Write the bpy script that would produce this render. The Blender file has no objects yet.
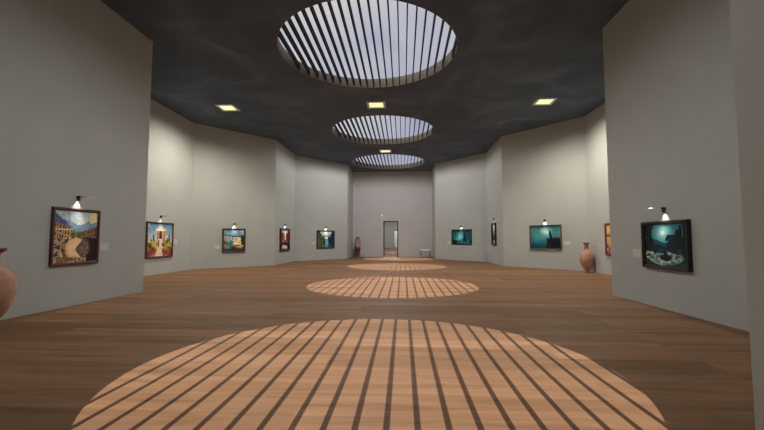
import bpy, bmesh, math, random
from mathutils import Vector
PI = math.pi
S = 1.5                       # metres per plan unit
H = 4.95                      # ceiling height in plan units
col = bpy.context.scene.collection
random.seed(7)

# ------------------------------------------------------------------ materials
def srgb(r, g, b):
    f = lambda c: (c/255/12.92) if c/255 <= .04045 else ((c/255+.055)/1.055)**2.4
    return (f(r), f(g), f(b), 1)

def mat(name, color, rough=.6, metal=0, spec=.5, emit=None, estr=0, noise=0, nscale=8, bump=0):
    m = bpy.data.materials.new(name); m.use_nodes = True
    nt = m.node_tree; b = nt.nodes['Principled BSDF']
    b.inputs['Base Color'].default_value = color
    b.inputs['Roughness'].default_value = rough
    b.inputs['Metallic'].default_value = metal
    b.inputs['Specular IOR Level'].default_value = spec
    if emit:
        b.inputs['Emission Color'].default_value = emit
        b.inputs['Emission Strength'].default_value = estr
    if noise or bump:
        tc = nt.nodes.new('ShaderNodeTexCoord')
        n = nt.nodes.new('ShaderNodeTexNoise'); n.inputs['Scale'].default_value = nscale
        n.inputs['Detail'].default_value = 6
        nt.links.new(tc.outputs['Object'], n.inputs['Vector'])
        if noise:
            r = nt.nodes.new('ShaderNodeValToRGB')
            r.color_ramp.elements[0].position = .3; r.color_ramp.elements[1].position = .7
            r.color_ramp.elements[0].color = [c*(1-noise) for c in color[:3]]+[1]
            r.color_ramp.elements[1].color = [min(1, c*(1+noise)) for c in color[:3]]+[1]
            nt.links.new(n.outputs['Fac'], r.inputs['Fac'])
            nt.links.new(r.outputs['Color'], b.inputs['Base Color'])
        if bump:
            bp = nt.nodes.new('ShaderNodeBump'); bp.inputs['Strength'].default_value = bump
            bp.inputs['Distance'].default_value = .01
            nt.links.new(n.outputs['Fac'], bp.inputs['Height'])
            nt.links.new(bp.outputs['Normal'], b.inputs['Normal'])
    return m

M = {}
M['wall'] = mat('wall_plaster', (.462, .474, .455, 1), .9, spec=.2, noise=.025, nscale=1.1, bump=.05)
M['wall_end'] = mat('end_wall_pale', (.58, .56, .575, 1), .9, spec=.2, noise=.02, nscale=1.1, bump=.05)  # lighter, slightly mauve variant of the side wall tone
M['frame_wall'] = M['wall']
M['curb'] = mat('curb_plaster', (.31, .285, .235, 1), .9, spec=.1, noise=.1, nscale=2)
M['slat'] = mat('black_slat', (.008, .008, .008, 1), .7, spec=.15)
M['black'] = mat('black_metal', (.012, .012, .012, 1), .35)
M['chrome'] = mat('chrome', (.72, .72, .72, 1), .3, metal=1)
M['white'] = mat('white_paint', (.75, .75, .73, 1), .5)
M['plate'] = mat('frosted_plate', (.60, .59, .59, 1), .35)
M['doorframe'] = mat('dark_door_wood', (.045, .028, .02, 1), .5, noise=.3, nscale=12)
M['steel'] = mat('grey_steel', (.10, .10, .11, 1), .4, metal=.3)
M['bench'] = mat('bench_top', (.9, .9, .88, 1), .4)
M['lampframe'] = mat('light_trim', (.60, .66, .72, 1), .5)
M['diffuser'] = mat('light_diffuser', (.8, .8, .55, 1), .5, emit=(1, .93, .42, 1), estr=.95)
M['lens_glow'] = mat('glowing_lens', (.9, .9, .85, 1), .3, emit=(1, .97, .9, 1), estr=2)  # self-lit white for the sensor lens, an added glow without a lamp
M['terra'] = mat('terracotta', (.50, .275, .195, 1), .75, spec=.25, noise=.14, nscale=5, bump=.15)
M['terra_dark'] = mat('terracotta_dark', (.16, .08, .055, 1), .7, noise=.2, nscale=8)
M['fr_brown'] = mat('frame_redbrown', (.10, .028, .022, 1), .45, noise=.25, nscale=15)
M['fr_black'] = mat('frame_black', (.014, .014, .016, 1), .35, noise=.2, nscale=15)
M['fr_wood'] = mat('frame_darkwood', (.05, .032, .022, 1), .5, noise=.25, nscale=15)
M['fr_grey'] = mat('frame_greybrown', (.10, .085, .075, 1), .5, noise=.25, nscale=15)
M['fr_red'] = mat('frame_red', (.16, .02, .02, 1), .45, noise=.25, nscale=15)
M['backing'] = mat('backing_board', (.2, .16, .12, 1), .8)

# ceiling: dark trowelled plaster with faint lighter streaks
def ceiling_mat():
    m = mat('ceiling_plaster', (.06, .06, .06, 1), .85, spec=.15)
    nt = m.node_tree; b = nt.nodes['Principled BSDF']
    tc = nt.nodes.new('ShaderNodeTexCoord')
    n1 = nt.nodes.new('ShaderNodeTexNoise'); n1.inputs['Scale'].default_value = .55; n1.inputs['Detail'].default_value = 8
    n1.inputs['Distortion'].default_value = .8
    nt.links.new(tc.outputs['Object'], n1.inputs['Vector'])
    r = nt.nodes.new('ShaderNodeValToRGB'); e = r.color_ramp.elements
    e[0].position = .35; e[0].color = (.088, .115, .155, 1)
    e[1].position = .75; e[1].color = (.165, .20, .235, 1)
    x = r.color_ramp.elements.new(.55); x.color = (.112, .142, .190, 1)
    nt.links.new(n1.outputs['Fac'], r.inputs['Fac']); nt.links.new(r.outputs['Color'], b.inputs['Base Color'])
    return m
M['ceiling'] = ceiling_mat()

# floor: wide planks running across the hall
def floor_mat():
    m = mat('plank_floor', (.3, .17, .1, 1), .65, spec=.12)
    nt = m.node_tree; b = nt.nodes['Principled BSDF']; L = nt.links.new
    tc = nt.nodes.new('ShaderNodeTexCoord')
    br = nt.nodes.new('ShaderNodeTexBrick')
    br.offset = .37; br.offset_frequency = 3; br.squash = 1
    br.inputs['Scale'].default_value = 1
    br.inputs['Brick Width'].default_value = 4.6; br.inputs['Row Height'].default_value = .42
    br.inputs['Mortar Size'].default_value = .003; br.inputs['Mortar Smooth'].default_value = .3
    br.inputs['Color1'].default_value = (0, 0, 0, 1); br.inputs['Color2'].default_value = (1, 1, 1, 1)
    br.inputs['Mortar'].default_value = (.3, .3, .3, 1)
    L(tc.outputs['Object'], br.inputs['Vector'])
    mp = nt.nodes.new('ShaderNodeMapping'); mp.inputs['Scale'].default_value = (.45, 5, 1)
    L(tc.outputs['Object'], mp.inputs['Vector'])
    # break the grain at every plank
    ad = nt.nodes.new('ShaderNodeVectorMath'); ad.operation = 'MULTIPLY_ADD'
    ad.inputs[1].default_value = (17, 9, 5)
    L(br.outputs['Color'], ad.inputs[0]); L(mp.outputs['Vector'], ad.inputs[2])
    n1 = nt.nodes.new('ShaderNodeTexNoise'); n1.inputs['Scale'].default_value = 1.3; n1.inputs['Detail'].default_value = 7
    n1.inputs['Roughness'].default_value = .62; n1.inputs['Distortion'].default_value = .9
    L(ad.outputs[0], n1.inputs['Vector'])
    r = nt.nodes.new('ShaderNodeValToRGB'); e = r.color_ramp.elements
    e[0].position = .28; e[0].color = (.165, .086, .041, 1)
    e[1].position = .74; e[1].color = (.315, .175, .098, 1)
    x = e.new(.5); x.color = (.245, .133, .070, 1)
    L(n1.outputs['Fac'], r.inputs['Fac'])
    mr = nt.nodes.new('ShaderNodeMapRange'); mr.inputs['To Min'].default_value = .76; mr.inputs['To Max'].default_value = 1.16
    L(br.outputs['Color'], mr.inputs['Value'])
    mx = nt.nodes.new('ShaderNodeMix'); mx.data_type = 'RGBA'; mx.blend_type = 'MULTIPLY'; mx.inputs[0].default_value = 1
    L(r.outputs['Color'], mx.inputs[6]); L(mr.outputs['Result'], mx.inputs[7])
    L(mx.outputs[2], b.inputs['Base Color'])
    return m
M['floor'] = floor_mat()

def canvas_mat():
    m = mat('painted_canvas', (.5, .5, .5, 1), .6, spec=.2)
    nt = m.node_tree; b = nt.nodes['Principled BSDF']
    a = nt.nodes.new('ShaderNodeVertexColor'); a.layer_name = 'paint'
    nt.links.new(a.outputs['Color'], b.inputs['Base Color'])
    return m
M['canvas'] = canvas_mat()

# ------------------------------------------------------------------ helpers
def obj(name, bm, m, parent=None, smooth=False):
    me = bpy.data.meshes.new(name); bmesh.ops.recalc_face_normals(bm, faces=bm.faces[:])
    bm.to_mesh(me); bm.free()
    if m: me.materials.append(m)
    if smooth:
        for p in me.polygons: p.use_smooth = True
    o = bpy.data.objects.new(name, me); col.objects.link(o)
    if parent: o.parent = parent
    return o
def empty(name, loc=(0, 0, 0), rz=0):
    o = bpy.data.objects.new(name, None); col.objects.link(o)
    o.empty_display_size = .1; o.location = loc; o.rotation_euler = (0, 0, rz); return o
def tag(o, label, cat, group=None, kind=None):
    o['label'] = label; o['category'] = cat
    if group: o['group'] = group
    if kind: o['kind'] = kind
    return o
def struct(o, label, cat):
    return tag(o, label, cat, kind='structure')
def box(bm, x0, x1, y0, y1, z0, z1, bev=0):
    r = bmesh.ops.create_cube(bm, size=1)
    for v in r['verts']:
        v.co = Vector((x0+(v.co.x+.5)*(x1-x0), y0+(v.co.y+.5)*(y1-y0), z0+(v.co.z+.5)*(z1-z0)))
    if bev:
        ed = {e for v in r['verts'] for e in v.link_edges}
        bmesh.ops.bevel(bm, geom=list(ed), offset=bev, segments=2, affect='EDGES', profile=.5)
def tube(bm, pts, rad, n=10, cap=True):
    pts = [Vector(p) for p in pts]; rings = []
    for i, p in enumerate(pts):
        d = (pts[min(i+1, len(pts)-1)]-pts[max(i-1, 0)]).normalized()
        a = d.orthogonal().normalized() if i == 0 else (rings_a-d*rings_a.dot(d)).normalized()
        rings_a = a; c = d.cross(a)
        r = rad[i] if isinstance(rad, (list, tuple)) else rad
        rings.append([bm.verts.new(p+a*(r*math.cos(t*2*PI/n))+c*(r*math.sin(t*2*PI/n))) for t in range(n)])
    for A, B in zip(rings, rings[1:]):
        for t in range(n): bm.faces.new((A[t], A[(t+1) % n], B[(t+1) % n], B[t]))
    if cap: bm.faces.new(rings[0][::-1]); bm.faces.new(rings[-1])
def lathe(bm, prof, n=48):
    rings = []
    for r, z in prof:
        rings.append([bm.verts.new((max(r, 1e-4)*math.cos(t*2*PI/n), max(r, 1e-4)*math.sin(t*2*PI/n), z)) for t in range(n)])
    for A, B in zip(rings, rings[1:]):
        for t in range(n): bm.faces.new((A[t], A[(t+1) % n], B[(t+1) % n], B[t]))
    bm.faces.new(rings[0][::-1]); bm.faces.new(rings[-1])
def smooth_prof(pts, k=6):
    out = []
    for i in range(len(pts)-1):
        p0 = pts[max(i-1, 0)]; p1 = pts[i]; p2 = pts[i+1]; p3 = pts[min(i+2, len(pts)-1)]
        for j in range(k):
            t = j/k
            out.append(tuple(.5*(2*p1[c]+(p2[c]-p0[c])*t+(2*p0[c]-5*p1[c]+4*p2[c]-p3[c])*t*t+(3*p1[c]-p0[c]-3*p2[c]+p3[c])*t**3) for c in (0, 1)))
    out.append(pts[-1]); return out

# ------------------------------------------------------------------ shell
TW = .16                      # wall thickness
PR = [(-2.3, -.45), (-2.3, 1.985), (-4.37, 4.4), (-4.37, 7.15), (-6.45, 9.3), (-6.45, 12.4), (-4.4, 14.7), (-4.4, 17.45), (-2.3, 19.9), (-2.3, 22.05)]
PL = [(-2.3, -.45), (-2.3, 1.4), (-4.37, 3.7)]+PR[3:]
def zigzag(pts, side, z1):
    n = len(pts); off = []
    for i, p in enumerate(pts):
        ns = []
        for a, b in ((i-1, i), (i, i+1)):
            if a < 0 or b >= n: continue
            dx, dy = pts[b][0]-pts[a][0], pts[b][1]-pts[a][1]; L = math.hypot(dx, dy)
            ns.append((-dy/L*side, dx/L*side))
        m = (sum(q[0] for q in ns), sum(q[1] for q in ns)); l = math.hypot(*m); m = (m[0]/l, m[1]/l)
        k = TW/(m[0]*ns[0][0]+m[1]*ns[0][1]); off.append((p[0]+m[0]*k, p[1]+m[1]*k))
    bm = bmesh.new()
    V = lambda q, z: bm.verts.new((q[0]*S, q[1]*S, z*S))
    a0 = [V(p, 0) for p in pts]; a1 = [V(p, z1) for p in pts]; b0 = [V(p, 0) for p in off]; b1 = [V(p, z1) for p in off]
    for i in range(n-1):
        bm.faces.new((a0[i], a0[i+1], a1[i+1], a1[i])); bm.faces.new((b0[i], b1[i], b1[i+1], b0[i+1]))
        bm.faces.new((a1[i], a1[i+1], b1[i+1], b1[i])); bm.faces.new((a0[i], b0[i], b0[i+1], a0[i+1]))
    bm.faces.new((a0[0], a1[0], b1[0], b0[0])); bm.faces.new((a0[-1], b0[-1], b1[-1], a1[-1]))
    return bm
struct(obj('wall_left', zigzag(PL, 1, H), M['wall']), 'tall grey plaster wall zigzagging down the left side of the gallery', 'wall')
struct(obj('wall_right', zigzag([(-x, y) for x, y in PR], -1, H), M['wall']), 'tall grey plaster wall zigzagging down the right side of the gallery', 'wall')
UC = -.085                    # centre line of doorways
def door_wall(w0, w1, half, uc):
    bm = bmesh.new(); h = .415
    box(bm, -half*S, (uc-h)*S, w0*S, w1*S, 0, H*S); box(bm, (uc+h)*S, half*S, w0*S, w1*S, 0, H*S)
    box(bm, (uc-h)*S, (uc+h)*S, w0*S, w1*S, 2.06*S, H*S)
    return bm
struct(obj('wall_back', door_wall(22.05, 22.2, 4.6, UC), M['wall_end']), 'grey end wall of the gallery with the open doorway in it', 'wall')
struct(obj('wall_back.001', door_wall(44.4, 44.55, 4.6, -.02), M['wall']), 'grey end wall of the second hall seen through the doorway', 'wall')
bm = bmesh.new(); box(bm, -2.46*S, 2.46*S, -.6*S, -.45*S, 0, H*S)
struct(obj('wall_front', bm, M['wall']), 'grey wall behind the viewer at the near end of the gallery', 'wall')
for s, nm in ((-1, 'left'), (1, 'right')):
    bm = bmesh.new(); a, b = sorted((s*4.4, s*4.56)); box(bm, a*S, b*S, 22.2*S, 44.4*S, 0, H*S)
    struct(obj('wall_%s.001' % nm, bm, M['wall']), 'plain grey %s wall of the second hall beyond the doorway' % nm, 'wall')
    bm = bmesh.new(); a, b = sorted((s*3, s*3.16)); box(bm, a*S, b*S, 44.55*S, 50*S, 0, H*S)
    struct(obj('wall_%s.002' % nm, bm, M['wall']), 'pale %s wall of the farthest room' % nm, 'wall')
bm = bmesh.new(); box(bm, -3.16*S, 3.16*S, 50*S, 50.15*S, 0, H*S)
struct(obj('wall_back.002', bm, M['white']), 'bright white wall of the farthest room seen through both doorways', 'wall')
bm = bmesh.new(); box(bm, -7.5*S, 7.5*S, -.8*S, 50.5*S, -.2*S, 0)
struct(obj('floor', bm, M['floor']), 'brown wide plank wooden floor running through the gallery', 'floor')

CU = -.112; R = 1.858; RH = 1.866; CH = .2
SKY = [2.42, 7.84, 13.8, 19.38]
def ceiling():
    bm = bmesh.new(); q = 1.95; z0, z1 = H*S, (H+CH)*S
    xs = [-7.5, CU-q, CU+q, 7.5]
    ys = [-.8]
    for c in SKY: ys += [c-q, c+q]
    ys.append(50.5)
    holes = {2*i+1 for i in range(len(SKY))}
    for i in range(3):
        for j in range(len(ys)-1):
            if i == 1 and j in holes: continue
            box(bm, xs[i]*S, xs[i+1]*S, ys[j]*S, ys[j+1]*S, z0, z1)
    N = 96
    for c in SKY:
        rings = []
        for z in (z0, z1):
            ci, sq = [], []
            for k in range(N):
                t = 2*PI*k/N; cx, sy = math.cos(t), math.sin(t); m = q/max(abs(cx), abs(sy))
                ci.append(bm.verts.new(((CU+RH*cx)*S, (c+RH*sy)*S, z))); sq.append(bm.verts.new(((CU+m*cx)*S, (c+m*sy)*S, z)))
            rings.append((ci, sq))
        for ci, sq in rings:
            for k in range(N): bm.faces.new((ci[k], ci[(k+1) % N], sq[(k+1) % N], sq[k]))
        a, b = rings[0][0], rings[1][0]
        for k in range(N): bm.faces.new((a[k], a[(k+1) % N], b[(k+1) % N], b[k]))
    return bm
struct(obj('ceiling', ceiling(), M['ceiling']), 'dark charcoal plaster ceiling pierced by a row of round skylights', 'ceiling')

# door frames
def door_frame(n, uc, w0, w1, label):
    e = empty('door_%d' % n, (uc*S, w0*S, 0)); struct(e, label, 'doorway')
    h, t = .415*S, .05*S; y0, y1 = -.03*S, (w1-w0+.03)*S; top = 2.06*S
    for s in (-1, 1):
        bm = bmesh.new(); a, b = sorted((s*(h-t*.9), s*(h+.012))); box(bm, a, b, y0, y1, 0, top+.012, .006); obj('door_jamb', bm, M['doorframe'], e)
    bm = bmesh.new(); box(bm, -h+t*.9, h-t*.9, y0, y1, top-t*.9, top+.012, .006); obj('door_head', bm, M['doorframe'], e)
door_frame(1, UC, 22.05, 22.2, 'dark brown frame of the open doorway in the end wall of the gallery')
door_frame(2, -.02, 44.4, 44.55, 'small distant dark frame seen through the nearer doorway')

# ------------------------------------------------------------------ skylights
sky_lab = ['round slatted skylight nearest the entrance, above the big sunlit circle on the floor',
           'largest visible round skylight with black slats, cut by the top of the picture',
           'middle round slatted skylight in the dark ceiling, between two ceiling lights',
           'smallest and farthest round slatted skylight, above the doorway end of the hall']
def ring(bm, ri, ro, z0, z1, n=96):
    P = [[bm.verts.new((r*math.cos(2*PI*k/n), r*math.sin(2*PI*k/n), z)) for k in range(n)] for r, z in ((ri, z0), (ro, z0), (ro, z1), (ri, z1))]
    for a in range(4):
        A, B = P[a], P[(a+1) % 4]
        for k in range(n): bm.faces.new((A[k], A[(k+1) % n], B[(k+1) % n], B[k]))
SP = .167
def make_skylight():
    e = empty('skylight')
    bm = bmesh.new(); ring(bm, R*S, RH*S, 0, (CH+.03)*S); obj('curb', bm, M['curb'], e)
    for i in range(22):
        x = (i-10.5)*SP+.07; L = math.sqrt(max(.01, (R+.005)**2-x*x))
        bm = bmesh.new(); box(bm, (x-.0105)*S, (x+.0105)*S, -L*S, L*S, .015*S, .165*S); obj('slat', bm, M['slat'], e)
    return e
def copy_tree(o):
    c = o.copy(); col.objects.link(c)
    for ch in list(o.children):
        d = ch.copy(); col.objects.link(d); d.parent = c
        for g in list(ch.children):
            h = g.copy(); col.objects.link(h); h.parent = d
    return c
proto = make_skylight()
for i, w in enumerate(SKY):
    e = proto if i == 0 else copy_tree(proto)
    e.location = (CU*S, w*S, H*S); tag(e, sky_lab[i], 'skylight', 'round slatted skylights in the ceiling')

# ------------------------------------------------------------------ ceiling lights
def make_light():
    e = empty('ceiling_light'); a, b = .27*S, .205*S
    bm = bmesh.new()
    for x0, x1, y0, y1 in ((-a, a, -a, -b), (-a, a, b, a), (-a, -b, -b, b), (b, a, -b, b)): box(bm, x0, x1, y0, y1, -.03*S, 0)
    obj('frame', bm, M['lampframe'], e)
    bm = bmesh.new(); box(bm, -b, b, -b, b, -.012*S, 0); obj('diffuser', bm, M['diffuser'], e)
    return e
POW = 620
def spot(name, parent, loc, power, cone, blend, color, rot=(0, 0, 0), size=.03):
    l = bpy.data.lights.new(name, 'SPOT'); l.energy = power; l.spot_size = math.radians(cone); l.spot_blend = blend
    l.color = color; l.shadow_soft_size = size
    o = bpy.data.objects.new(name, l); col.objects.link(o); o.parent = parent; o.location = loc; o.rotation_euler = rot
    return o
lights = [(-.15, 10.93, 'square ceiling light on the centre line between the largest and middle skylights', .6, 152, .35),
          (-4.6, 10.93, 'square ceiling light over the left bay of the gallery', 1.6, 162, .75),
          (4.67, 10.93, 'square ceiling light over the right bay of the gallery', 1.8, 163, .75),
          (-.15, 16.8, 'small square ceiling light between the middle and farthest skylights', 1.6, 179, .2),
          (-.1, 5.15, 'square ceiling light above the viewer between the first two skylights', .95, 172, .6),
          (-.1, 27, 'added unseen square ceiling light just inside the second hall', 2.6, 170, .4),  # unseen fixture, added to brighten the hall past the doorway
          (-.1, 38, 'added unseen square ceiling light deep in the second hall', 2.6, 170, .4),  # second unseen fixture, added to light the far half of that hall
          (.1, 47.5, 'added unseen square ceiling light in the farthest room', 1.9, 170, .4)]  # unseen fixture added so the last room shows bright
lp = make_light(); fixtures = []
for i, (u, w, lab, k, cone, bl) in enumerate(lights):
    e = lp if i == 0 else copy_tree(lp)
    e.location = (u*S, w*S, H*S); tag(e, lab, 'ceiling light', 'square ceiling lights')
    fixtures.append((e, k, cone, bl))
for e, k, cone, bl in fixtures: spot('lamp_beam', e, (0, 0, -.045*S), POW*k, cone, bl, (1, .93, .78) if ' bay ' in e['label'] else (1, .985, .95))

# ------------------------------------------------------------------ walls as coordinate frames
WL = {'p': ((-4.37, 4.4), (-4.37, 7.15)), 'q': ((-6.45, 9.3), (-6.45, 12.4)), 'a': ((-6.45, 12.4), (-4.4, 14.7)),
      's': ((-4.4, 14.7), (-4.4, 17.45)), 'b': ((-4.4, 17.45), (-2.3, 19.9)), 'B': ((-2.3, 22.05), (2.3, 22.05))}
def on_wall(side, key, s, z):
    (ax, ay), (bx, by) = WL[key]
    if side == 'R': ax, bx = -ax, -bx
    L = math.hypot(bx-ax, by-ay); dx, dy = (bx-ax)/L, (by-ay)/L
    if key == 'B': n = (0, -1)
    else: n = (dy, -dx) if side == 'L' else (-dy, dx)
    r = (-n[1], n[0])            # right-hand direction for someone facing the wall
    return ((ax+dx*s)*S, (ay+dy*s)*S, z*S), math.atan2(r[1], r[0])

# ------------------------------------------------------------------ paintings
def hsh(i, j, k=0):
    n = math.sin(i*127.1+j*311.7+k*74.7)*43758.5453; return n-math.floor(n)
def vn(x, y, k=0):
    i, j = math.floor(x), math.floor(y); fx, fy = x-i, y-j; fx = fx*fx*(3-2*fx); fy = fy*fy*(3-2*fy)
    a = hsh(i, j, k)*(1-fx)+hsh(i+1, j, k)*fx; b = hsh(i, j+1, k)*(1-fx)+hsh(i+1, j+1, k)*fx
    return a*(1-fy)+b*fy
def mixc(a, b, t):
    t = max(0, min(1, t)); return tuple(a[i]*(1-t)+b[i]*t for i in range(3))
def mul(a, k): return tuple(c*k for c in a)

def p_village(x, y):
    n = vn(x*22, y*22); w = vn(x*5, y*5, 2)-.5
    c = mixc((240, 230, 205), (165, 195, 215), (y-.62)*2.4+w*.4)
    if y < .97-.75*x and x < .45: c = mixc((70, 105, 150), (110, 140, 165), x*2+w)
    elif y < .80+.05*math.sin(x*9)+.06*w and y > .4: c = mixc((120, 155, 190), (165, 190, 210), w+.5)
    xs = x+.03*w; roof = .80-.28*xs if xs < .5 else .58+.30*(xs-.55)
    if (xs < .40 or xs > .60) and .44 < y < roof:
        c = (225, 180, 125) if xs < .5 else (165, 120, 85)
        c = mixc(c, (120, 85, 60), n*.5)
        row = ((roof-y)*11) % 1; cl = (xs*17) % 1
        if row > .35 and cl < .5: c = (62, 42, 36)
        if roof-y < .02: c = (110, 75, 60)
        if abs(y-.635) < .01 and xs < .5: c = (250, 225, 180)
    if .38 < xs < .62 and y < .62+.05*w: c = mixc((140, 140, 70), (60, 70, 45), n*1.3)
    if y < .47+.07*w:
        if x < .36+.25*w+.2*(.45-y): c = mixc((240, 225, 195), (150, 120, 90), n*1.1); c = (75, 58, 48) if vn(x*30, y*34, 3) > .66 else c
        else: c = mixc((58, 46, 48), (24, 22, 30), n)
    d = math.hypot((x-.50)/.27, (y-.265)/.235)
    if d < 1.22 and y < .45: c = mixc((60, 42, 35), (170, 130, 90), n) if d > .98 else (165, 130, 100)
    if d < .92: c = mixc((90, 78, 82), (130, 108, 100), n)
    if d < .9 and x < .56+.07*math.sin(y*15+1): c = mixc((255, 226, 180), (240, 190, 130), d*.9+.2*n)
    if y < .1+.05*w and x < .75: c = mixc((250, 225, 185), (110, 80, 60), n*1.2)
    if x > .82 and y > .80+.1*w: c = (250, 228, 180)
    return mul(c, .92+.16*n)
def p_temple(x, y):
    n = vn(x*20, y*20, 1); w = vn(x*6, y*6, 5)-.5
    c = mixc((225, 220, 205), (95, 160, 200), (y-.4)*1.7)
    if vn(x*4, y*5, 9) > .52 and y > .4 and (x < .34 or x > .74): c = mixc(c, (250, 220, 190), .75)
    hill = .60-.32*abs(x-.5)+.14*w
    for cx, hh in ((.24, .66), (.88, .70), (.80, .56), (.14, .52)):
        if abs(x-cx) < .04*(1-(y-.2)/(hh-.05))+.01 and .2 < y < hh: c = (30, 50, 40)
    if y < hill: c = mixc((50, 75, 35), (205, 175, 60), vn(x*9, y*9, 4)*1.7-.4)
    if y < .27+.15*w: c = mixc((120, 50, 60), (205, 140, 70), vn(x*8, y*9, 6)*1.7-.3)
    if abs(x-.53) < .20 and .82 < y < .87+.05*(1-abs(x-.53)/.2): c = (235, 190, 140)
    if abs(x-.53) < .035 and .9 < y < .96: c = (200, 150, 120)
    if abs(x-.53) < .17 and .51 < y <= .80:
        q = ((x-.36)/.34*5) % 1
        c = (240, 180, 135) if q < .42 else (150, 75, 65)
        if abs(x-.53) < .04: c = (40, 22, 24)
    if abs(x-.53) < .21 and .78 < y < .83: c = (255, 222, 175)
    st = .05+.11*(.55-y)+.02*math.sin(y*30)
    if abs(x-.49-.05*(y-.3)) < st+.03 and y < .54:
        c = (250, 220, 185) if (y*24) % 1 < .62 else (215, 165, 135)
        if abs(x-.44) < .022 and .26 < y < .5: c = (100, 70, 95)
    return mul(c, .92+.16*n)
def p_bridge(x, y):
    n = vn(x*20, y*20, 2); w = vn(x*6, y*6, 7)-.5
    c = mixc((215, 225, 225), (95, 165, 200), vn(x*4, y*7, 4)*1.3)
    if y < .86-.10*x+.08*w: c = mixc((85, 130, 150), (165, 190, 195), vn(x*6, y*6, 3))
    dk = .77-.13*x
    if dk-.27 < y < dk and x < .72 and (x*8.5) % 1 < .25: c = (200, 210, 210)
    elif dk-.27 < y < dk and x < .72 and (x*8.5) % 1 < .4: c = (60, 75, 85)
    if abs(y-dk) < .022: c = (40, 44, 55)
    if y < .42-.2*x+.2*w: c = mixc((55, 85, 45), (120, 130, 60), n)
    if x > .3 and y < .50+.25*(x-.5)+.1*w: c = mixc((50, 60, 35), (120, 120, 70), n)
    d = math.hypot((x-.66)/.24, (y-.43)/.25)+.35*w
    if d < 1: c = mixc((255, 238, 195), (195, 165, 110), vn(x*8, y*9, 5)*1.3-.1)
    if x > .86+.06*w and y < .75: c = mixc((30, 42, 35), (70, 80, 60), n)
    if y < .27+.1*w and x > .35: c = mixc((235, 190, 130), (70, 55, 40), vn(x*6, y*16, 8)*1.5-.1)
    if abs(x-(.08+.8*y)) < .06+.2*(.45-y) and y < .46: c = mixc((60, 200, 190), (25, 110, 140), n*1.2)
    if x < .16 and .16 < y < .3: c = (200, 120, 50)
    if y < .08: c = mixc((25, 60, 90), (40, 40, 35), x*1.3)
    return mul(c, .92+.16*n)
def p_redhall(x, y):
    n = vn(x*14, y*14, 3); c = (30, 16, 16)
    if y > .38:
        c = mixc((150, 30, 30), (90, 15, 18), n)
        if abs(x-.55) < .10: c = (225, 205, 190)
        if y > .86 and .15 < x < .85: c = (235, 220, 205)
        if y < .52 and abs(x-.5) < .28: c = mixc((200, 150, 140), (120, 60, 50), n)
        if abs(x-.33) < .04: c = (190, 130, 115)
    elif y > .3: c = (120, 40, 35) if n > .5 else (45, 20, 20)
    if .05 < y < .24 and .15 < x < .8 and vn(x*7, y*12, 8) > .45: c = (225, 205, 200)
    if .03 < y < .2 and .55 < x < .7: c = (240, 225, 215)
    return c
def p_canalhall(x, y):
    n = vn(x*16, y*16, 4); c = mixc((20, 38, 60), (28, 60, 85), n)
    if x < .36: c = mixc((120, 90, 30), (60, 70, 50), vn(x*10, y*8, 2)*1.3)
    if x < .18: c = mixc((50, 80, 90), (120, 110, 70), n)
    if y > .78 and abs(x-.52) < .26+.6*(y-.78): c = (225, 235, 230)
    if .68 < y <= .78 and abs(x-.5) < .3: c = (150, 190, 190) if n > .4 else (70, 90, 90)
    if y > .9 and (x < .12 or x > .9): c = (40, 40, 40)
    if y < .62 and abs(x-.55) < .05+.12*(.5-abs(y-.3)): c = mixc((150, 225, 225), (60, 160, 170), n*1.2)
    if .55 < y < .66 and .42 < x < .64: c = (240, 245, 235)
    if y < .15: c = mixc(c, (90, 170, 180), .4*(abs(x-.55) < .3))
    return c
def p_tealcliff(x, y):
    n = vn(x*9, y*9, 5); w = vn(x*5, y*4, 3)-.5; d = math.hypot((x-.42)*1.2, (y-.45)*.7)
    c = mixc((150, 240, 230), (20, 95, 105), d*2.5+w*.5)
    if y > .86: c = mul(c, .75)
    if y < .26+.10*w: c = mixc((12, 55, 62), (80, 200, 200), vn(x*14, y*22, 2)*1.5-.45)
    if x < .28+.1*w and y < .30+.1*w: c = (10, 32, 38)
    if abs(x-.66) < .045+.22*max(0, .48-y) and .18 < y < .80: c = (8, 42, 62)
    return mul(c, .9+.2*n)
def p_column(x, y):
    n = vn(x*8, y*20, 6); c = (24, 24, 24)
    if abs(x-.5) < .2 and y > .35: c = mixc((70, 80, 75), (215, 220, 210), (y-.3)*1.3)
    if abs(x-.5) < .3 and .25 < y <= .4: c = mixc((60, 60, 55), (25, 25, 25), n)
    if math.hypot((x-.5)*.55, y-.1) < .10: c = mixc((230, 215, 205), (150, 130, 125), n)
    return c
def p_seatower(x, y):
    n = vn(x*7, y*14, 7); w = vn(x*4, y*7, 8)-.5; d = math.hypot((x-.53)*1.3, (y-.76)*.9)
    c = mixc((220, 250, 230), (62, 140, 145), d*3.0)
    if y > .5: c = mixc(c, (85, 150, 150), (w+.5)*.7)
    if y > .88: c = mul(c, .75)
    if y < .5: c = mixc((62, 150, 155), (16, 60, 84), (.5-y)*2.1+.3*w)
    if x > .54+.02*w and y < .455+.015*math.sin(x*40): c = mixc((6, 14, 26), (14, 34, 46), n)
    if x > .80 and .44 < y < .50+.04*w: c = (70, 60, 45)
    cx = .695-.10*(y-.45)
    if .44 < y < .80 and abs(x-cx) < .045*(1-.7*(y-.44)/.36)+.008: c = (6, 18, 28)
    return mul(c, .92+.16*n)
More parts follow.
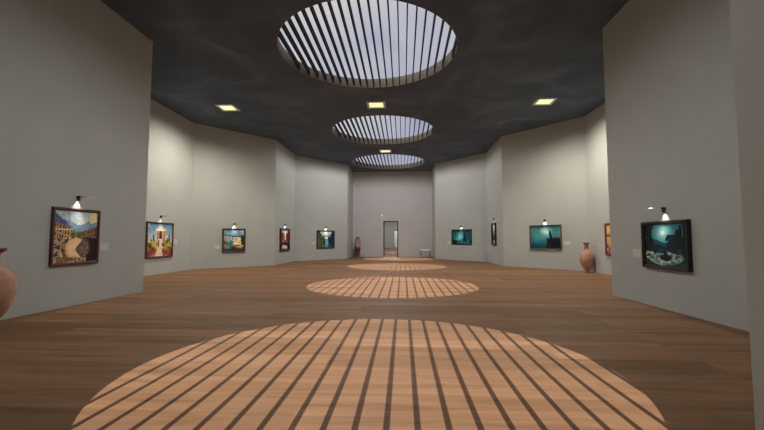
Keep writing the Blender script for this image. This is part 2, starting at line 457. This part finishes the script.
def p_night(x, y):
    n = vn(x*16, y*16, 8); w = vn(x*7, y*7, 5)-.5; d = math.hypot(x-.46, y-.80)
    c = mixc((190, 250, 235), (35, 130, 145), d*3.0)
    if d < .05: c = (255, 255, 240)
    hz = .52+.05*math.sin(x*7)+.06*w
    if y < hz+.07: c = mixc((30, 90, 115), (18, 65, 85), n)
    if y < hz-.04: c = mixc((16, 48, 62), (8, 30, 40), n)
    if x < .19+.12*w and y > .40: c = (6, 24, 26) if vn(x*16, y*12, 3) > .2 else (25, 90, 100)
    if x > .55 and .42 < y < .60+.30*(x-.55)+.1*w: c = (9, 34, 46)
    if abs(x-.66) < .15-.5*max(0, y-.64) and .60 < y < .73+.05*w: c = (10, 40, 54)
    for cx, hh in ((.80, .86), (.87, .96), (.95, 1.02)):
        if abs(x-cx) < .045+.05*w and .4 < y < hh: c = (7, 27, 34)
    if y < .40+.04*w: c = mixc((10, 34, 42), (60, 100, 100), vn(x*16, y*20, 4)*1.2-.25)
    r = math.hypot((x-.52)/.44, (y-.17)/.165)+.2*w
    if r < 1: c = mixc((195, 212, 188), (55, 95, 98), vn(x*20, y*22, 6)*1.2-.1)
    if .92 < r < 1.04: c = (20, 50, 56)
    if x < .26 and .1 < y < .34 and vn(x*16, y*22, 5) > .52: c = (190, 200, 170)
    r = math.hypot((x-.51)/.145, (y-.20)/.08)
    if r < 1: c = (10, 24, 38)
    if r < .8 and y > .225: c = (30, 62, 80)
    if abs(x-.51) < .045 and .22 < y < .34: c = (10, 26, 38)
    return c
def p_sunset(x, y):
    n = vn(x*12, y*12, 9)
    c = mixc((215, 120, 50), (235, 190, 110), y*1.3)
    if y < .3: c = mixc((110, 50, 35), (235, 215, 180), vn(x*8, y*8)*1.2)
    if abs(y-.62) < .04: c = (150, 60, 40)
    return mul(c, .9+.2*n)

def painting(name, side, key, s0, s1, z0, z1, fn, fmat, label, border=.05, depth=.05, lamp='', plate=None, N=60):
    W, Hh = (s1-s0)*S, (z1-z0)*S; b = border*S; D = depth*S
    loc, rz = on_wall(side, key, (s0+s1)/2, z0)
    e = empty('framed_painting', loc, rz); tag(e, label, 'painting', 'framed paintings on the gallery walls')
    bm = bmesh.new()                                      # moulded frame: four mitred bars
    prof = [(0, 0), (0, D*.8), (b*.2, D), (b*.55, D), (b*.8, D*.72), (b, D*.6), (b, 0)]
    cor = [((-W/2, 0), (1, 1)), ((W/2, 0), (-1, 1)), ((W/2, Hh), (-1, -1)), ((-W/2, Hh), (1, -1))]
    loops = [[bm.verts.new((cx+dx*q, -.002-dd, cz+dz*q)) for q, dd in prof] for (cx, cz), (dx, dz) in cor]
    for i in range(4):
        A, B = loops[i], loops[(i+1) % 4]
        for k in range(len(prof)): bm.faces.new((A[k], B[k], B[(k+1) % len(prof)], A[(k+1) % len(prof)]))
    obj('frame', bm, fmat, e)
    w2, h2 = W-2*b, Hh-2*b
    bm = bmesh.new(); lay = bm.loops.layers.float_color.new('paint')
    y = -D*.45
    vs = [[bm.verts.new((-w2/2+w2*i/N, y, b+h2*j/N)) for i in range(N+1)] for j in range(N+1)]
    for j in range(N):
        for i in range(N):
            f = bm.faces.new((vs[j][i], vs[j][i+1], vs[j+1][i+1], vs[j+1][i]))
            c = fn((i+.5)/N, (j+.5)/N); c = srgb(*[max(0, min(255, q)) for q in c])
            for l in f.loops: l[lay] = c
    # canvas sides and back give it thickness
    bo = [bm.verts.new((sx*w2/2, -.004, b+hz*h2)) for sx, hz in ((-1, 0), (1, 0), (1, 1), (-1, 1))]
    fr = [vs[0][0], vs[0][N], vs[N][N], vs[N][0]]
    edges = [vs[0], [vs[j][N] for j in range(N+1)], vs[N][::-1], [vs[j][0] for j in range(N, -1, -1)]]
    for k in range(4):
        bm.faces.new([*edges[k], bo[(k+1) % 4], bo[k]])
    bm.faces.new(bo[::-1])
    obj('canvas', bm, M['canvas'], e)
    # lamp over the picture
    sc = (s0+s1)/2; loc, rz = on_wall(side, key, sc, z1+.175)
    e = empty('picture_light', loc, rz)
    tag(e, 'small black and chrome picture light above the ' + lamp, 'picture light', 'picture lights above the paintings')
    bm = bmesh.new(); box(bm, -.022*S, .022*S, -.05*S, -.001, -.018*S, .022*S, .004); obj('wall_mount', bm, M['black'], e)
    bm = bmesh.new(); tube(bm, [(0, -.05*S, .002*S), (0, -.11*S, .012*S), (0, -.19*S, .004*S)], .007*S); obj('arm', bm, M['chrome'], e)
    bm = bmesh.new(); tube(bm, [(-.055*S, -.19*S, 0), (.055*S, -.19*S, 0)], .009*S, 14); obj('lamp_bar', bm, M['chrome'], e)
    bm = bmesh.new(); lathe(bm, [(.008*S, -.018*S), (.014*S, -.022*S), (.024*S, -.05*S), (.020*S, -.05*S), (.010*S, -.026*S)], 20)
    bmesh.ops.translate(bm, verts=bm.verts[:], vec=(0, -.026*S, 0)); o = obj('lamp_shade', bm, M['black'], e, True)
    spot('lamp_beam', e, (0, -.024*S, -.047*S), LAMPW, 84, .3, (1, .97, .92), (0, 0, 0), .006)
    aim = Vector((0, .19*S, -.175*S-(z1-z0)*S*.72))
    spot('wash_beam', e, (0, -.19*S, -.012*S), WASH*(z1-z0)**2, 66, 1, (1, .97, .92), aim.to_track_quat('-Z', 'Y').to_euler(), .03)
    if plate:
        ps0, ps1, pz0, pz1 = plate
        loc, rz = on_wall(side, key, (ps0+ps1)/2, pz0)
        w_, h_ = (ps1-ps0)*S, (pz1-pz0)*S
        bm = bmesh.new(); box(bm, -w_/2, w_/2, -.012, -.001, 0, h_, .003)
        o = obj('wall_label', bm, M['plate']); o.location = loc; o.rotation_euler = (0, 0, rz)
        tag(o, 'small blank pale plate on the wall beside the ' + lamp, 'label', 'pale wall labels beside the paintings')
LAMPW = 9; WASH = 26
painting('v', 'L', 'p', .745, 1.595, .615, 1.47, p_village, M['fr_brown'], 'square painting of a sunny village with a pale round fountain, near left wall', .045, .04, 'sunny village painting', (1.65, 1.83, .80, .935))
painting('t', 'L', 'q', .84, 2.06, .47, 1.50, p_temple, M['fr_brown'], 'painting of a columned temple at the top of pale steps in a red-brown frame', .05, .05, 'hilltop temple painting', (2.13, 2.34, .86, 1.0))
painting('b', 'L', 'a', 1.04, 1.885, .545, 1.395, p_bridge, M['fr_wood'], 'dark framed painting of a bridge over a turquoise river and pale rocks', .06, .05, 'bridge and river painting', (.78, .98, .67, .79))
painting('r', 'L', 's', .61, 1.92, .50, 1.46, p_redhall, M['fr_black'], 'narrow-looking black framed painting of a red and white hall, left side', .08, .05, 'red hall painting', (2.0, 2.17, .80, .92))
painting('c', 'L', 'b', 1.26, 2.36, .56, 1.45, p_canalhall, M['fr_wood'], 'dark framed painting of a hall with turquoise water, farthest on the left', .06, .05, 'turquoise water hall painting', (.93, 1.14, .77, .89))
painting('k', 'R', 'b', .87, 2.10, .76, 1.48, p_tealcliff, M['fr_black'], 'wide teal painting with a dark figure on a rock, farthest on the right', .045, .05, 'glowing teal painting', (2.17, 2.43, .79, .90))
painting('m', 'R', 's', 1.01, 1.76, .75, 1.69, p_column, M['fr_black'], 'narrow-looking dark painting of a pale column, black frame, right side', .08, .05, 'dark pale column painting')
painting('s', 'R', 'a', .84, 1.98, .65, 1.50, p_seatower, M['fr_grey'], 'wide teal seascape painting with a dark tower on a cliff, left of the terracotta amphora', .04, .05, 'teal seascape with the dark tower', (.56, .79, .80, .94))
painting('o', 'R', 'q', .9, 2.03, .55, 1.47, p_sunset, M['fr_red'], 'orange painting in a red frame, mostly hidden behind the near right wall corner', .07, .05, 'half-hidden orange painting')
painting('n', 'R', 'p', .79, 1.76, .575, 1.265, p_night, M['fr_black'], 'black framed moonlit garden painting with a dark fountain, on the near right wall', .05, .06, 'moonlit garden painting', (1.86, 2.08, .72, .845))

# ------------------------------------------------------------------ amphorae
AMP = smooth_prof([(.028, 0), (.040, .010), (.075, .06), (.155, .16), (.225, .28), (.262, .42), (.262, .52), (.235, .62), (.165, .70), (.088, .75),
                   (.062, .80), (.055, .86), (.062, .92), (.095, .955), (.122, .972), (.128, .985), (.118, 1.0)])
def amphora(loc, h, label, rz=0, prof=AMP, body=M['terra'], fat=.84, rim=M['terra_dark'], zs=0):
    e = empty('amphora', loc, rz); tag(e, label, 'vase')
    k = h*S; cut = [p for p in prof if p[1] <= .953]; top = [p for p in prof if p[1] >= .945]
    bm = bmesh.new(); lathe(bm, [(r*k*fat, z*k) for r, z in cut]); obj('body', bm, body, e, True)
    bm = bmesh.new(); lathe(bm, [(r*k*fat, z*k) for r, z in top]+[(.08*k, .995*k), (.04*k, .95*k)]); obj('rim', bm, rim, e, True)
    for s in (-1, 1):
        bm = bmesh.new(); pts = [(.052, .925), (.085, .92), (.105, .88), (.108, .82), (.112, .77), (.125, .725)]
        tube(bm, [(s*x*k*fat, 0, z*k) for x, z in smooth_prof(pts, 4)], .014*k, 10); obj('handle', bm, body, e, True)
    return e
amphora((6.235*S, 12.09*S, 0), .90, 'terracotta amphora standing on the floor under the right wall, beside the teal seascape', rz=.4)
amphora((-4.15*S, 4.245*S, 0), .90, 'large terracotta amphora in the left foreground, cut by the picture edge', rz=2.38)
# slender jar in an iron tripod against the back wall
vx, vy = (-2.3+.345)*S, 21.62*S
SL = smooth_prof([(.03, .12), (.06, .14), (.11, .26), (.14, .42), (.155, .54), (.148, .62), (.11, .69), (.07, .74), (.062, .86), (.07, .92), (.09, .955), (.095, .975), (.09, 1.0)])
e = empty('amphora', (vx, vy, 0)); tag(e, 'slender terracotta jar with a dark rim in a tripod, at the back wall', 'vase')
k = 1.13*S
for nm, lo, hi, m in (('body', .12, .5, M['terra_dark']), ('shoulder', .5, .70, M['terra']), ('neck', .70, .93, M['terra']), ('rim', .93, 1.0, M['terra_dark'])):
    pr = [p for p in SL if lo-1e-6 <= p[1] <= hi+.012]
    bm = bmesh.new(); lathe(bm, [(r*k, z*k) for r, z in pr], 32); obj(nm, bm, m, e, True)
for s in (-1, 1):
    bm = bmesh.new(); tube(bm, [(s*x*k, 0, z*k) for x, z in smooth_prof([(.06, .93), (.10, .91), (.115, .84), (.12, .74), (.13, .66)], 4)], .014*k, 8); obj('handle', bm, M['terra_dark'], e, True)
e = empty('tripod_stand', (vx, vy, 0)); tag(e, 'thin black iron tripod holding the slender terracotta jar at the back wall', 'stand')
bm = bmesh.new()
n = 32; rr = .150*k
tube(bm, [(rr*math.cos(2*PI*i/n), rr*math.sin(2*PI*i/n), .38*k) for i in range(n+1)], .011*k, 8, False); obj('ring', bm, M['black'], e, True)
for a in (200, 320, 80):
    a = math.radians(a); bm = bmesh.new()
    tube(bm, [(rr*math.cos(a), rr*math.sin(a), .38*k), (rr*.95*math.cos(a), rr*.95*math.sin(a), .2*k), (rr*1.25*math.cos(a), rr*1.25*math.sin(a), .011*k)], .014*k, 8); obj('leg', bm, M['black'], e, True)

# ------------------------------------------------------------------ bench by the back wall
e = empty('bench', ((-2.3+4.15)*S, 21.45*S, 0)); tag(e, 'small white topped bench with grey metal legs, at the right end of the back wall', 'bench')
bw, bd, bh = .27*S, .14*S, .46*S
bm = bmesh.new(); box(bm, -bw, bw, -bd, bd, bh-.07*S, bh, .02); obj('seat', bm, M['bench'], e)
for s in (-1, 1):
    for t in (-1, 1):
        bm = bmesh.new(); x0, x1 = sorted((s*(bw-.01), s*(bw-.055))); y0, y1 = sorted((t*(bd-.01), t*(bd-.055))); box(bm, x0, x1, y0, y1, 0, bh-.07*S, .004); obj('leg', bm, M['steel'], e)
    bm = bmesh.new(); x0, x1 = sorted((s*(bw-.015), s*(bw-.05))); box(bm, x0, x1, -bd+.055, bd-.055, .02, .06, .004); obj('stretcher', bm, M['steel'], e)
# wall sensor
loc, rz = on_wall('L', 'B', 1.70, 2.38)
e = empty('wall_sensor', loc, rz); tag(e, 'tiny white sensor on the back wall, above and left of the doorway', 'sensor')
bm = bmesh.new(); box(bm, -.04*S, .04*S, -.03*S, -.001, -.05*S, .05*S, .01); obj('housing', bm, M['white'], e)
bm = bmesh.new(); lathe(bm, [(.022*S, 0), (.020*S, .008*S), (.012*S, .014*S), (.001, .016*S)], 20)
o = obj('lens', bm, M['lens_glow'], e, True); o.location = (0, -.03*S, 0); o.rotation_euler = (PI/2, 0, 0)

# ------------------------------------------------------------------ sun, sky
l = bpy.data.lights.new('sun', 'SUN'); l.energy = 4.4; l.angle = math.radians(.04); l.color = (1, .95, .88)
o = bpy.data.objects.new('sun', l); col.objects.link(o); o.location = (0, 0, 20)
o.rotation_euler = Vector((-.477, -.605, H)).to_track_quat('Z', 'Y').to_euler()
w = bpy.data.worlds.new('sky'); bpy.context.scene.world = w; w.use_nodes = True
nt = w.node_tree; bg = nt.nodes['Background']
tc = nt.nodes.new('ShaderNodeTexCoord'); n = nt.nodes.new('ShaderNodeTexNoise')
n.inputs['Scale'].default_value = 2.6; n.inputs['Detail'].default_value = 5; n.inputs['Distortion'].default_value = .4
nt.links.new(tc.outputs['Generated'], n.inputs['Vector'])
r = nt.nodes.new('ShaderNodeValToRGB'); el = r.color_ramp.elements
el[0].position = .36; el[0].color = srgb(160, 164, 188)
el[1].position = .66; el[1].color = srgb(214, 210, 202)
x = el.new(.5); x.color = srgb(188, 189, 200)
nt.links.new(n.outputs['Fac'], r.inputs['Fac']); nt.links.new(r.outputs['Color'], bg.inputs['Color'])
bg.inputs['Strength'].default_value = 1.0

# ------------------------------------------------------------------ camera
cam = bpy.data.cameras.new('camera'); cam.sensor_width = 36; cam.lens = 18.0; cam.clip_end = 300
o = bpy.data.objects.new('camera', cam); col.objects.link(o)
o.location = (.62*S, 0, S); o.rotation_euler = (PI/2+.064, 0, .055)
sc = bpy.context.scene; sc.camera = o
sc.view_settings.view_transform = 'Standard'; sc.view_settings.look = 'None'
sc.view_settings.exposure = 0; sc.view_settings.gamma = 1; sc.view_settings.use_curve_mapping = False
